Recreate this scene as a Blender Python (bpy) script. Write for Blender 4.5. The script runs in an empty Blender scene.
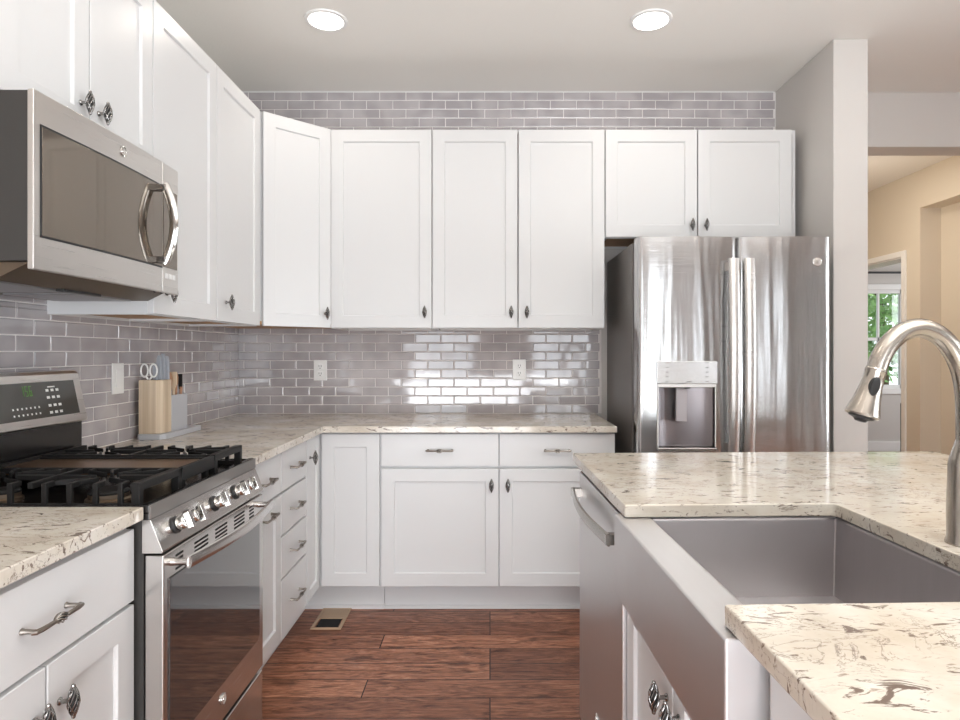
import bpy, bmesh, math, random
from mathutils import Vector, Matrix
random.seed(7)
SC = bpy.context.scene
COL = SC.collection
R = math.radians

# ---------------------------------------------------------------- camera
EYE = 1.265
cam_d = bpy.data.cameras.new('camera'); cam = bpy.data.objects.new('camera', cam_d); COL.objects.link(cam)
cam.location = (0, 0, EYE); cam.rotation_euler = (R(90), 0, 0)
cam_d.sensor_width = 36; cam_d.lens = 630/960*36
cam_d.shift_x = -10/960; cam_d.shift_y = -8/960
cam_d.clip_start = 0.02; cam_d.clip_end = 100
SC.camera = cam
# ---------------------------------------------------------------- exposure
SC.view_settings.view_transform = 'Standard'; SC.view_settings.look = 'None'
SC.view_settings.gamma = 1; SC.view_settings.use_curve_mapping = False
SC.view_settings.exposure = 0.15
SC.cycles.max_bounces = 10; SC.cycles.diffuse_bounces = 6; SC.cycles.glossy_bounces = 5
SC.cycles.caustics_reflective = False; SC.cycles.caustics_refractive = False
SC.cycles.sample_clamp_indirect = 4
# ---------------------------------------------------------------- world
W = bpy.data.worlds.new('sky'); SC.world = W; W.use_nodes = True
bg = W.node_tree.nodes['Background']; bg.inputs[0].default_value = (0.86, 0.93, 1.0, 1); bg.inputs[1].default_value = 1.8
# ---------------------------------------------------------------- large lights: daylight standing outside each window
def area(name, loc, rot, sx, sy, power, col=(1, .97, .94), spread=180):
    l = bpy.data.lights.new(name, 'AREA'); l.shape = 'RECTANGLE'; l.size = sx; l.size_y = sy; l.energy = power; l.color = col
    l.spread = R(spread)
    o = bpy.data.objects.new(name, l); COL.objects.link(o); o.location = loc; o.rotation_euler = rot
    return o
DAY = (0.90, 0.95, 1.0)
REAR = -3.6; RIGHT = 4.6
REAR_WINDOWS = [(-1.35, -.25, .12, 2.35), (.72, 1.85, .12, 2.35), (3.25, 3.6, .5, 2.35)]
ADDED_RIGHT_WINDOWS = [(-3.3, -2.8, .45, 2.35), (-2.35, -1.8, .45, 2.35), (-1.3, -.7, .45, 2.35), (-.15, .45, .45, 2.35), (1.1, 1.75, .45, 2.35)]  # unseen windows, added and spaced to light the left run
for (a, b, c, d) in REAR_WINDOWS:
    area('daylight_rear', ((a+b)/2, REAR-.35, (c+d)/2), (R(90), 0, 0), b-a+.3, d-c+.3, 46*(b-a), DAY)
for (a, b, c, d) in ADDED_RIGHT_WINDOWS:
    area('added_light_right', (RIGHT+.35, (a+b)/2, (c+d)/2), (R(90), 0, R(90)), b-a+.3, d-c+.3, 92*(b-a), DAY)
area('fill_far_room', (6.95, 6.2, 1.5), (R(90), 0, R(90)), 1.8, 1.5, 60, DAY)  # added fill inside the far room, standing before a solid wall
# added unseen fills: one low toward the aisle, one bounced off the ceiling
area('fill_aisle', (-.1, -1.3, .48), (R(88), 0, R(8)), 2.3, .85, 25, (.93, .96, 1), 115)
area('fill_ceiling', (1.2, .0, 1.75), (R(180), 0, 0), 1.9, 1.9, 104, (.95, .98, 1))
CANS = [(-.734, 2.82), (.72, 2.82), (-.734, .9), (.72, .9), (-.734, -1.1), (.72, -1.1), (2.6, 2.4), (2.6, .4), (2.6, -1.6)]
CAN_POWER = 1.6
CEIL = 2.752

# ================================================================= helpers
class MB:
    """collects shapes, then links them as ONE mesh object"""
    def __init__(s): s.v = []; s.f = []; s.m = []; s.M = Matrix.Identity(4)
    def add(s, vs, fs, mi=0):
        n = len(s.v)
        s.v += [tuple(s.M @ Vector(p)) for p in vs]
        s.f += [tuple(i+n for i in f) for f in fs]; s.m += [mi]*len(fs)
        return s
    def box(s, x0, x1, y0, y1, z0, z1, mi=0):
        v = [(x0,y0,z0),(x1,y0,z0),(x1,y1,z0),(x0,y1,z0),(x0,y0,z1),(x1,y0,z1),(x1,y1,z1),(x0,y1,z1)]
        return s.add(v, [(0,3,2,1),(4,5,6,7),(0,1,5,4),(1,2,6,5),(2,3,7,6),(3,0,4,7)], mi)
    def prism(s, pts, z0, z1, mi=0, axis='z'):
        n = len(pts)
        def P(a, b, c):
            return (a, b, c) if axis == 'z' else ((c, a, b) if axis == 'x' else (a, c, b))
        v = [P(a, b, z0) for a, b in pts]+[P(a, b, z1) for a, b in pts]
        fs = [tuple(range(n))[::-1], tuple(range(n, 2*n))]+[(i, (i+1) % n, n+(i+1) % n, n+i) for i in range(n)]
        return s.add(v, fs, mi)
    def tube(s, pts, r, n=10, mi=0, squash=None, cap=True):
        pts = [Vector(p) for p in pts]; N = len(pts)
        rs = r if isinstance(r, (list, tuple)) else [r]*N
        vs = []; up = None
        for i, p in enumerate(pts):
            t = (pts[min(i+1, N-1)]-pts[max(i-1, 0)]).normalized()
            if up is None:
                up = Vector((0, 0, 1)) if abs(t.z) < .9 else Vector((1, 0, 0))
            up = (up-t*up.dot(t)).normalized(); sd = t.cross(up)
            a, b = (rs[i], rs[i]) if squash is None else (rs[i]*squash[0], rs[i]*squash[1])
            for k in range(n):
                q = 2*math.pi*k/n
                vs.append(p+sd*(math.cos(q)*a)+up*(math.sin(q)*b))
        fs = [(i*n+k, i*n+(k+1) % n, (i+1)*n+(k+1) % n, (i+1)*n+k) for i in range(N-1) for k in range(n)]
        if cap: fs += [tuple(range(n))[::-1], tuple(range((N-1)*n, N*n))]
        return s.add(vs, fs, mi)
    def lathe(s, prof, origin=(0,0,0), axis=(0,0,1), n=24, mi=0):
        """prof: list of (r, h) along axis"""
        ax = Vector(axis).normalized(); o = Vector(origin)
        u = ax.orthogonal().normalized(); w = ax.cross(u)
        vs = [o+ax*h+(u*math.cos(2*math.pi*k/n)+w*math.sin(2*math.pi*k/n))*r for r, h in prof for k in range(n)]
        N = len(prof)
        fs = [(i*n+k, i*n+(k+1) % n, (i+1)*n+(k+1) % n, (i+1)*n+k) for i in range(N-1) for k in range(n)]
        fs += [tuple(range(n))[::-1], tuple(range((N-1)*n, N*n))]
        return s.add(vs, fs, mi)
    def mesh(s, name, mats, angle=32):
        me = bpy.data.meshes.new(name); me.from_pydata([tuple(p) for p in s.v], [], s.f)
        for m in (mats if isinstance(mats, (list, tuple)) else [mats]): me.materials.append(m)
        bm = bmesh.new(); bm.from_mesh(me)
        bm.faces.ensure_lookup_table()
        for f, mi in zip(bm.faces, s.m): f.material_index = mi; f.smooth = True
        bmesh.ops.recalc_face_normals(bm, faces=bm.faces)
        bm.to_mesh(me); bm.free()
        me.set_sharp_from_angle(angle=R(angle))
        return me
    def build(s, name, mats, parent=None, bevel=0, seg=2, angle=32):
        o = bpy.data.objects.new(name, s.mesh(name, mats, angle)); COL.objects.link(o)
        if parent: o.parent = parent
        if bevel:
            b = o.modifiers.new('bevel', 'BEVEL'); b.width = bevel; b.segments = seg; b.limit_method = 'ANGLE'; b.angle_limit = R(40)
            b.harden_normals = True
        return o
def tag(o, label, cat, group=None, kind=None):
    o['label'] = label; o['category'] = cat
    if group: o['group'] = group
    if kind: o['kind'] = kind
    return o
def struct(o): o['kind'] = 'structure'; return o
def thing(name, label, cat, loc, rz=0, group=None):
    o = bpy.data.objects.new(name, None); COL.objects.link(o); o.empty_display_size = .1
    o.location = loc; o.rotation_euler = (0, 0, rz)
    return tag(o, label, cat, group)
def inst(name, me, parent, loc, rot=(0,0,0), scale=None):
    o = bpy.data.objects.new(name, me); COL.objects.link(o); o.parent = parent; o.location = loc; o.rotation_euler = rot
    if scale: o.scale = scale
    return o

# ================================================================= materials
def mat(name, col=(.8,.8,.8), rough=.5, metal=0.0, spec=.5, emit=None, es=0, coat=0):
    m = bpy.data.materials.new(name); m.use_nodes = True
    b = m.node_tree.nodes['Principled BSDF']
    b.inputs['Base Color'].default_value = (*col, 1); b.inputs['Roughness'].default_value = rough
    b.inputs['Metallic'].default_value = metal; b.inputs['Specular IOR Level'].default_value = spec
    b.inputs['Coat Weight'].default_value = coat
    if emit: b.inputs['Emission Color'].default_value = (*emit, 1); b.inputs['Emission Strength'].default_value = es
    return m
def nt(m): return m.node_tree.nodes, m.node_tree.links, m.node_tree.nodes['Principled BSDF']
def coords(m, scale=(1,1,1), rot=(0,0,0)):
    N, L, b = nt(m)
    tc = N.new('ShaderNodeTexCoord'); mp = N.new('ShaderNodeMapping')
    mp.inputs['Scale'].default_value = scale; mp.inputs['Rotation'].default_value = rot
    L.new(tc.outputs['Object'], mp.inputs['Vector']); return mp.outputs['Vector']
def noise(m, vec, scale, detail=4, rough=.5, dist=0):
    N, L, b = nt(m); n = N.new('ShaderNodeTexNoise')
    n.inputs['Scale'].default_value = scale; n.inputs['Detail'].default_value = detail; n.inputs['Roughness'].default_value = rough
    n.inputs['Distortion'].default_value = dist; L.new(vec, n.inputs['Vector']); return n.outputs['Fac']
def ramp(m, fac, stops):
    N, L, b = nt(m); r = N.new('ShaderNodeValToRGB'); cr = r.color_ramp
    while len(cr.elements) < len(stops): cr.elements.new(.5)
    for e, (p, c) in zip(cr.elements, stops):
        e.position = p; e.color = (*c, 1) if isinstance(c, tuple) else (c, c, c, 1)
    L.new(fac, r.inputs['Fac']); return r.outputs['Color']
def mix(m, fac, a, b_, mode='MIX'):
    N, L, b = nt(m); x = N.new('ShaderNodeMix'); x.data_type = 'RGBA'; x.blend_type = mode
    for val, sock in ((fac, x.inputs[0]), (a, x.inputs[6]), (b_, x.inputs[7])):
        if isinstance(val, (int, float)): sock.default_value = val if sock == x.inputs[0] else (val, val, val, 1)
        elif isinstance(val, tuple): sock.default_value = (*val, 1)
        else: L.new(val, sock)
    return x.outputs[2]
def bump(m, h, strength=.1, dist=.01):
    N, L, b = nt(m); n = N.new('ShaderNodeBump'); n.inputs['Strength'].default_value = strength; n.inputs['Distance'].default_value = dist
    L.new(h, n.inputs['Height']); L.new(n.outputs['Normal'], b.inputs['Normal'])

M = {}
# painted surfaces
def paint(name, col, rough=.6, b=.04, sc=220):
    m = mat(name, col, rough, spec=.3); v = coords(m); bump(m, noise(m, v, sc, 3), b, .002); return m
M['wall'] = paint('greige_wall_paint', (.60, .575, .55), .75)
M['hall'] = paint('beige_hall_paint', (.66, .59, .49), .75)
M['ceiling'] = paint('ceiling_paint', (.84, .825, .785), .9, .25, 90)
M['trim'] = mat('white_trim_paint', (.82, .82, .81), .35)
M['cab'] = mat('white_cabinet_lacquer', (.665, .668, .672), .32, spec=.45)
_v = coords(M['cab'], (1, 1, 6)); bump(M['cab'], noise(M['cab'], _v, 12, 2), .02, .003)
M['maple'] = mat('maple_plywood', (.42, .24, .11), .5)
_v = coords(M['maple'], (2, 30, 2)); N, L, B = nt(M['maple'])
L.new(ramp(M['maple'], noise(M['maple'], _v, 3, 4), [(.3, (.36, .19, .08)), (.7, (.52, .31, .15))]), B.inputs['Base Color'])
# brushed stainless steel: fine grain along one axis
def steel(name, col=(.62, .60, .58), rough=.24, grain=(3, 3, 900), gb=.05, wave=0, wsc=(3, 3, .5)):
    m = mat(name, col, rough, 1.0); N, L, b = nt(m)
    v = coords(m, grain); g = noise(m, v, 1, 3, .6)
    L.new(mix(m, .5, ramp(m, g, [(.3, rough*.75), (.7, rough*1.3)]), rough), b.inputs['Roughness'])
    b1 = N.new('ShaderNodeBump'); b1.inputs['Strength'].default_value = gb; b1.inputs['Distance'].default_value = .001
    L.new(g, b1.inputs['Height'])
    if wave:
        b2 = N.new('ShaderNodeBump'); b2.inputs['Strength'].default_value = wave; b2.inputs['Distance'].default_value = .02
        L.new(noise(m, coords(m, wsc), 1.5, 2, .4), b2.inputs['Height']); L.new(b2.outputs['Normal'], b1.inputs['Normal'])
    L.new(b1.outputs['Normal'], b.inputs['Normal']); return m
M['steel'] = steel('brushed_stainless_steel')
M['fridge_steel'] = steel('fridge_stainless_steel', (.60, .60, .60), .15, (3, 3, 500), .12, .30, (8, 8, .6))
M['micro_steel'] = steel('microwave_stainless_steel', (.64, .615, .59), .3, (3, 3, 500), .08)
M['sink_steel_shaded'] = steel('sink_stainless_shaded', (.45, .425, .43), .46, (30, 4, 4), .10, .5, (3, 3, 3))  # sink stainless darkened in colour for the shaded bowl
M['chrome'] = mat('polished_chrome', (.75, .74, .72), .08, 1)
M['nickel'] = mat('brushed_nickel', (.47, .43, .38), .24, 1)
M['pewter'] = mat('antique_pewter', (.30, .29, .28), .22, 1)
M['pewter_light'] = mat('satin_pewter_pull', (.30, .27, .24), .3, 1)
M['dark_steel'] = mat('dark_grey_enamel', (.032, .030, .028), .4, 0)
M['fridge_side'] = mat('grey_fridge_side', (.17, .155, .145), .42, .35)
M['black'] = mat('black_plastic', (.015, .015, .016), .35)
M['gap'] = mat('black_gasket', (.008, .008, .009), .7)
M['iron'] = mat('cast_iron_grate', (.010, .0095, .0095), .5, 0, .3); bump(M['iron'], noise(M['iron'], coords(M['iron']), 500, 2), .15, .001)
M['cooktop'] = mat('black_enamel_cooktop', (.012, .011, .011), .2, 0, .5)
M['griddle'] = mat('bronze_griddle', (.22, .13, .07), .3, .8)
M['brass'] = mat('brass_burner', (.30, .23, .17), .4, 1)
M['glass_black'] = mat('black_oven_glass', (.018, .018, .019), .05, 0, .9, coat=1)
M['glass_micro'] = mat('bronze_mirror_glass', (.22, .19, .16), .06, .85)
M['display'] = mat('dark_display_glass', (.05, .048, .042), .12, 0, .6)
M['white_plastic'] = mat('white_plastic', (.85, .85, .84), .3)
M['slot'] = mat('dark_slot', (.02, .02, .02), .6)
M['mark'] = mat('pale_print', (.7, .7, .68), .5)
M['green'] = mat('green_display_digits', (.06, .17, .03), .5, emit=(.35, .8, .1), es=.08)
M['lamp'] = mat('lamp_diffuser', (1, 1, 1), .5, emit=(1, .96, .9), es=6)
M['grey_plastic'] = mat('grey_soft_plastic', (.50, .51, .54), .45)
M['grey_dark'] = mat('mid_grey_plastic', (.33, .35, .39), .4)
M['beech'] = mat('pale_beech_wood', (.62, .48, .34), .5); N, L, B = nt(M['beech'])
L.new(ramp(M['beech'], noise(M['beech'], coords(M['beech'], (60, 60, 1.5)), 1, 3), [(.3, (.52, .40, .27)), (.7, (.72, .60, .46))]), B.inputs['Base Color'])
M['copper_wood'] = mat('warm_brown_wood', (.42, .22, .12), .4)
M['grout'] = mat('pale_grout', (.74, .71, .70), .85)
M['vent'] = mat('tan_metal_vent', (.42, .30, .20), .5)
M['leaf'] = mat('green_leaf', (.16, .34, .08), .6); N, L, B = nt(M['leaf'])
L.new(ramp(M['leaf'], noise(M['leaf'], coords(M['leaf']), 2.5, 3), [(.3, (.10, .24, .06)), (.7, (.36, .56, .20))]), B.inputs['Base Color'])
M['bark'] = mat('brown_bark', (.12, .08, .05), .9)
M['lawn'] = mat('green_lawn', (.18, .32, .09), .9)
# glass pane: mostly clear with a fresnel mirror
gp = bpy.data.materials.new('window_glass'); gp.use_nodes = True; N = gp.node_tree.nodes; L = gp.node_tree.links; N.clear()
o_ = N.new('ShaderNodeOutputMaterial'); t_ = N.new('ShaderNodeBsdfTransparent'); g_ = N.new('ShaderNodeBsdfGlossy'); g_.inputs['Roughness'].default_value = .02
mx = N.new('ShaderNodeMixShader'); fr = N.new('ShaderNodeFresnel'); fr.inputs['IOR'].default_value = 1.45
L.new(fr.outputs[0], mx.inputs[0]); L.new(t_.outputs[0], mx.inputs[1]); L.new(g_.outputs[0], mx.inputs[2]); L.new(mx.outputs[0], o_.inputs[0])
M['pane'] = gp
# glazed tile: body colour varies a little from tile to tile (object-info free: noise on tile position)
m = M['tile'] = mat('glazed_taupe_tile', (.40, .37, .365), .06, 0, .5, coat=.6); N, L, B = nt(m)
v = coords(m)
L.new(ramp(m, noise(m, v, 9, 1), [(.35, (.38, .355, .365)), (.65, (.47, .44, .45))]), B.inputs['Base Color'])
bump(m, noise(m, coords(m, (1, 1, 1)), 18, 1), .05, .004)
B.inputs['Coat Roughness'].default_value = .04
# quartz: cream with grey-brown flecks and thin veins
def quartz(name, ex):
    m = mat(name, (.75, .68, .58), .09, 0, .5); N, L, B = nt(m)
    v = coords(m, (.60 if ex else 1.5, 1.5 if ex else .60, 1.4)); v2 = coords(m, (1, 1, 1.3))
    basec = ramp(m, noise(m, v2, 6, 5, .6), [(.3, (.54, .47, .385)), (.5, (.635, .58, .50)), (.72, (.72, .69, .64))])
    f1 = ramp(m, noise(m, v, 25, 6, .66, 1.3), [(.355, 1.0), (.39, .8), (.42, 0.0)])
    f3 = ramp(m, noise(m, v, 60, 4, .6, .8), [(.31, .9), (.40, 0.0)])
    f2 = ramp(m, noise(m, v, 7.5, 7, .62, 2.6), [(.486, 0.0), (.497, 1.0), (.500, 1.0), (.511, 0.0)])
    f2m = ramp(m, noise(m, v2, 4, 2), [(.46, 0.0), (.56, 1.0)])
    vein = mix(m, 1.0, f2, f2m, 'MULTIPLY')
    c1 = mix(m, f1, basec, (.17, .125, .10))
    c1 = mix(m, f3, c1, (.30, .235, .19))
    sc = N.new('ShaderNodeMath'); sc.operation = 'MULTIPLY'; sc.inputs[1].default_value = .8; L.new(vein, sc.inputs[0])
    c2 = mix(m, sc.outputs[0], c1, (.22, .17, .14)); L.new(c2, B.inputs['Base Color'])
    return m
M['quartz'] = quartz('cream_quartz', True); M['quartz_island'] = quartz('cream_quartz_island', False)
# hickory floor: planks run along X
m = M['floor'] = mat('hickory_plank_floor', (.2, .1, .06), .36, 0, .35); N, L, B = nt(m)
v = coords(m)
br = N.new('ShaderNodeTexBrick'); L.new(v, br.inputs['Vector'])
br.inputs['Scale'].default_value = 1; br.inputs['Brick Width'].default_value = 1.15; br.inputs['Row Height'].default_value = .128
br.inputs['Mortar Size'].default_value = .0026; br.inputs['Mortar Smooth'].default_value = .3; br.offset = .41; br.offset_frequency = 3
br.inputs['Color1'].default_value = (0, 0, 0, 1); br.inputs['Color2'].default_value = (1, 1, 1, 1); br.inputs['Mortar'].default_value = (.5, .5, .5, 1)
add = N.new('ShaderNodeVectorMath'); add.operation = 'MULTIPLY_ADD'
L.new(br.outputs['Color'], add.inputs[0]); add.inputs[1].default_value = (3.1, 7.7, 5.3); L.new(coords(m, (1.6, 9, 1)), add.inputs[2])
gr = noise(m, add.outputs[0], 2.6, 8, .66, 2.4)
wood = ramp(m, gr, [(.30, (.07, .025, .015)), (.40, (.27, .110, .062)), (.55, (.47, .215, .130)), (.72, (.66, .36, .24))])
add2 = N.new('ShaderNodeVectorMath'); add2.operation = 'MULTIPLY_ADD'
L.new(br.outputs['Color'], add2.inputs[0]); add2.inputs[1].default_value = (5.1, 2.7, 9.3); L.new(coords(m, (6, 40, 1)), add2.inputs[2])
gr2 = noise(m, add2.outputs[0], 2.0, 5, .65, 1.5)
wood = mix(m, .75, wood, ramp(m, gr2, [(.33, .35), (.52, 1.0)]), 'MULTIPLY')
kn = noise(m, add.outputs[0], 1.1, 3, .5, 3.0)
wood = mix(m, .7, wood, ramp(m, kn, [(.30, (.25, .2, .18)), (.40, (1.0, 1.0, 1.0))]), 'MULTIPLY')
wood = mix(m, 1.0, wood, ramp(m, br.outputs['Color'], [(0, (.52, .46, .44)), (.5, (.8, .74, .70)), (1, (1.0, .97, .93))]), 'MULTIPLY')
wood = mix(m, br.outputs['Fac'], wood, (.02, .008, .006)); L.new(wood, B.inputs['Base Color'])
hm = N.new('ShaderNodeMath'); hm.operation = 'MULTIPLY_ADD'; hm.inputs[1].default_value = -1.5; L.new(br.outputs['Fac'], hm.inputs[0]); L.new(gr, hm.inputs[2])
bump(m, hm.outputs[0], .28, .006)

# ================================================================= the setting
WL, WB = -1.44, 3.605                      # left wall, back wall
FX0, FX1, FD = 1.63, 1.796, 2.99           # short wall beside the fridge
HALL = 3.517; HEAD = 2.438; HD = 3.77
struct(MB().box(WL-.3, 7.2, REAR-.3, 8.4, -.06, 0).build('floor', M['floor']))
struct(MB().box(WL-.3, 7.2, REAR-.3, 8.4, CEIL, CEIL+.08).build('ceiling', M['ceiling']))
struct(MB().box(WL-.12, WL, REAR-.12, HD, 0, CEIL).build('wall_left', M['wall']))
struct(MB().box(WL, FX1, WB, HD, 0, CEIL).build('wall_back', M['wall']))
struct(MB().box(FX0, FX1, FD, WB, 0, CEIL).build('wall_fridge_side', M['wall'], bevel=.006))
struct(MB().box(FX1, RIGHT+.12, WB, HD, HEAD, CEIL).box(HALL+.14, RIGHT+.12, WB, HD, 0, HEAD).build('wall_opening', M['wall'], bevel=.004))
def holed_wall(name, axis, c0, c1, a0, a1, holes, m, z1=CEIL):
    """wall from a0..a1 along one axis with rectangular holes (h0,h1,z0,z1)"""
    mb = MB(); xs = sorted({a0, a1, *[h[0] for h in holes], *[h[1] for h in holes]})
    for i in range(len(xs)-1):
        s, e = xs[i], xs[i+1]; hs = [h for h in holes if h[0] <= s and h[1] >= e]
        spans = [(0, z1)] if not hs else [(0, hs[0][2]), (hs[0][3], z1)]
        for z0, z2 in spans:
            if z2-z0 < .001: continue
            if axis == 'x': mb.box(s, e, c0, c1, z0, z2)
            else: mb.box(c0, c1, s, e, z0, z2)
    return struct(mb.build(name, m))
holed_wall('wall_rear', 'x', REAR-.14, REAR, WL, RIGHT+.12, REAR_WINDOWS, M['wall'])
holed_wall('wall_right', 'y', RIGHT, RIGHT+.12, REAR, WB, ADDED_RIGHT_WINDOWS, M['wall'])
wn = [0]
def window(axis, c, a, b, z0, z1, cols=3, rows=2, inward=1):
    wn[0] += 1; mb = MB(); t = .045
    def bx(m_, p, q, zz0, zz1, d0, d1):
        if axis == 'x': m_.box(p, q, c+d0, c+d1, zz0, zz1)
        else: m_.box(c+d0, c+d1, p, q, zz0, zz1)
    for (p, q, zz0, zz1) in ((a, a+t, z0, z1), (b-t, b, z0, z1), (a, b, z0, z0+t), (a, b, z1-t, z1)): bx(mb, p, q, zz0, zz1, .02, .07)
    for i in range(1, cols): x = a+(b-a)*i/cols; bx(mb, x-.012, x+.012, z0, z1, .03, .06)
    for i in range(1, rows): z = z0+(z1-z0)*i/rows; w_ = .02 if i*2 == rows else .012; bx(mb, a, b, z-w_, z+w_, .03, .06)
    o = struct(mb.build('window_%d' % wn[0], M['trim']))
    mb = MB(); bx(mb, a+t, b-t, z0+t, z1-t, .043, .047); g = mb.build('pane', M['pane'], o)
    mb = MB(); k = -.02 if inward > 0 else 0
    e = .07
    for (p, q, zz0, zz1) in ((a-e, a, z0-e, z1+e), (b, b+e, z0-e, z1+e), (a, b, z1, z1+e), (a-.02, b+.02, z0-e, z0)):
        bx(mb, p, q, zz0, zz1, *( (.14, .16) if inward > 0 else (-.02, 0)))
    mb.build('window_casing', M['trim'], o, bevel=.003)
    return o
for (a, b, c, d) in REAR_WINDOWS: window('x', REAR-.14, a, b, c, d, 2, 2, 1)
for (a, b, c, d) in ADDED_RIGHT_WINDOWS: window('y', RIGHT, a, b, c, d, 2, 2, -1)

# --- hall beyond the opening
D1, D2 = 5.36, 6.16; DH = 2.08; CW = .045
mb = MB()
mb.box(HALL, HALL+.17, HD, D1, HEAD+.005, CEIL)         # over the niche
mb.box(HALL+.17, HALL+.27, HD-.165, 5.15, 0, HEAD+.005) # niche back
mb.box(HALL+.17, HALL+.27, 5.15, 5.18, 0, CEIL)
mb.box(HALL, HALL+.17, 5.15, D1, 0, HEAD+.005)
mb.box(HALL, HALL+.17, D1, D2, DH, CEIL)
mb.box(HALL, HALL+.17, D2, 8.05, 0, CEIL)
struct(mb.build('wall_hall_right', M['hall']))
struct(MB().box(FX1-.1, FX1, HD, 6.8, 0, CEIL).build('wall_hall_left', M['hall']))
struct(MB().box(FX1, HALL, 6.8, 6.9, 0, CEIL).build('wall_hall_end', M['hall']))
mb = MB()  # cased doorway in the hall wall
mb.box(HALL-.018, HALL, D1-CW, D1+.005, 0, DH+CW).box(HALL-.018, HALL, D2-.005, D2+.075, 0, DH+CW).box(HALL-.018, HALL, D1+.005, D2-.005, DH-.005, DH+CW)
mb.box(HALL, HALL+.17, D1, D1+.016, 0, DH).box(HALL, HALL+.17, D2-.016, D2, 0, DH).box(HALL, HALL+.17, D1+.016, D2-.016, DH-.016, DH)
struct(mb.build('door_1', M['trim'], bevel=.004))
FW = (4.35, 5.30, .80, 2.06)
holed_wall('wall_far_room', 'x', 8.05, 8.19, HALL, 7.2, [FW], M['wall'])
struct(MB().box(7.1, 7.2, 3.8, 8.05, 0, CEIL).build('wall_far_room_right', M['wall']))
struct(MB().box(HALL+.27, 7.1, 3.77, 3.87, 0, CEIL).build('wall_far_room_near', M['wall']))
window('x', 8.05, *FW, 3, 2, -1)
struct(MB().box(HALL+.17, 7.1, 8.03, 8.05, 0, .12).build('baseboard_far_room', M['trim'], bevel=.003))
struct(MB().box(HALL-.015, HALL, D2+.075, 6.8, 0, .12).build('baseboard_hall', M['trim'], bevel=.003))
# outside the far window
struct(MB().box(-8, 16, 8.5, 30, -.4, -.3).build('ground', M['lawn']))
def tree(x, y, h, r, label):
    t = thing('leafy_tree', label, 'tree', (x, y, -.3))
    MB().tube([(0,0,0), (.05,0,h*.3), (-.05,.05,h*.6), (0,0,h*.8)], [.16, .12, .08, .03], 8).build('trunk', M['bark'], t)
    mb = MB()
    for i in range(2600):
        d = Vector((random.gauss(0, 1), random.gauss(0, 1), random.gauss(0, 1))).normalized()*r*(random.random()**.4)
        p = Vector((d.x, d.y, h*.58+d.z*h*.42/r)); a = Vector((random.gauss(0,1), random.gauss(0,1), random.gauss(0,1))).normalized()
        b = a.orthogonal().normalized(); s = random.uniform(.06, .13)
        mb.add([p-a*s, p+b*s*.5, p+a*s, p-b*s*.5], [(0,1,2,3)])
    mb.build('foliage', M['leaf'], t)
tree(7.0, 12.2, 4.6, 1.3, 'green leafy tree outside the far room window, nearer and left of its twin')
tree(9.0, 14.5, 5.0, 1.7, 'green leafy tree outside the far room window, farther off and right of its twin')

# --- far room furnishing seen through the doorway
t = thing('curtain_rod', 'thin black curtain rod above the window in the far room', 'curtain rod', (0, 0, 0))
MB().tube([(4.2, 7.97, 2.27), (5.45, 7.97, 2.27)], .014, 8).build('rod', M['black'], t)
MB().lathe([(.001, 0), (.025, .01), (.03, .03), (.02, .05), (.001, .055)], (5.45, 7.97, 2.27), (1, 0, 0), 12).build('finial', M['black'], t)
MB().lathe([(.001, 0), (.025, .01), (.03, .03), (.02, .05), (.001, .055)], (4.2, 7.97, 2.27), (-1, 0, 0), 12).build('finial', M['black'], t)
for x in (4.28, 5.37): MB().box(x-.01, x+.01, 7.965, 8.05, 2.25, 2.29).build('bracket', M['black'], t)
t = thing('black_screen', 'tall dark panel edge standing inside the far room doorway', 'screen', (5.0, 7.2, 0), 0)
MB().box(-.30, .30, -.02, .02, .0, .68).build('panel', M['black'], t, bevel=.004)
MB().box(-.25, .25, -.08, .08, 0, .02).build('base', M['black'], t, bevel=.004)
t = thing('wall_switch', 'small white wall switch on the beige hall niche behind the faucet', 'switch', (3.684, 4.98, 1.19), R(-90))
t.location = (HALL+.17, 5.0, 1.17)
MB().box(-.036, .036, -.008, 0, -.058, .058).build('plate', M['white_plastic'], t, bevel=.003)
MB().box(-.016, .016, -.012, -.008, -.033, .033).build('rocker', M['white_plastic'], t, bevel=.002)

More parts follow.
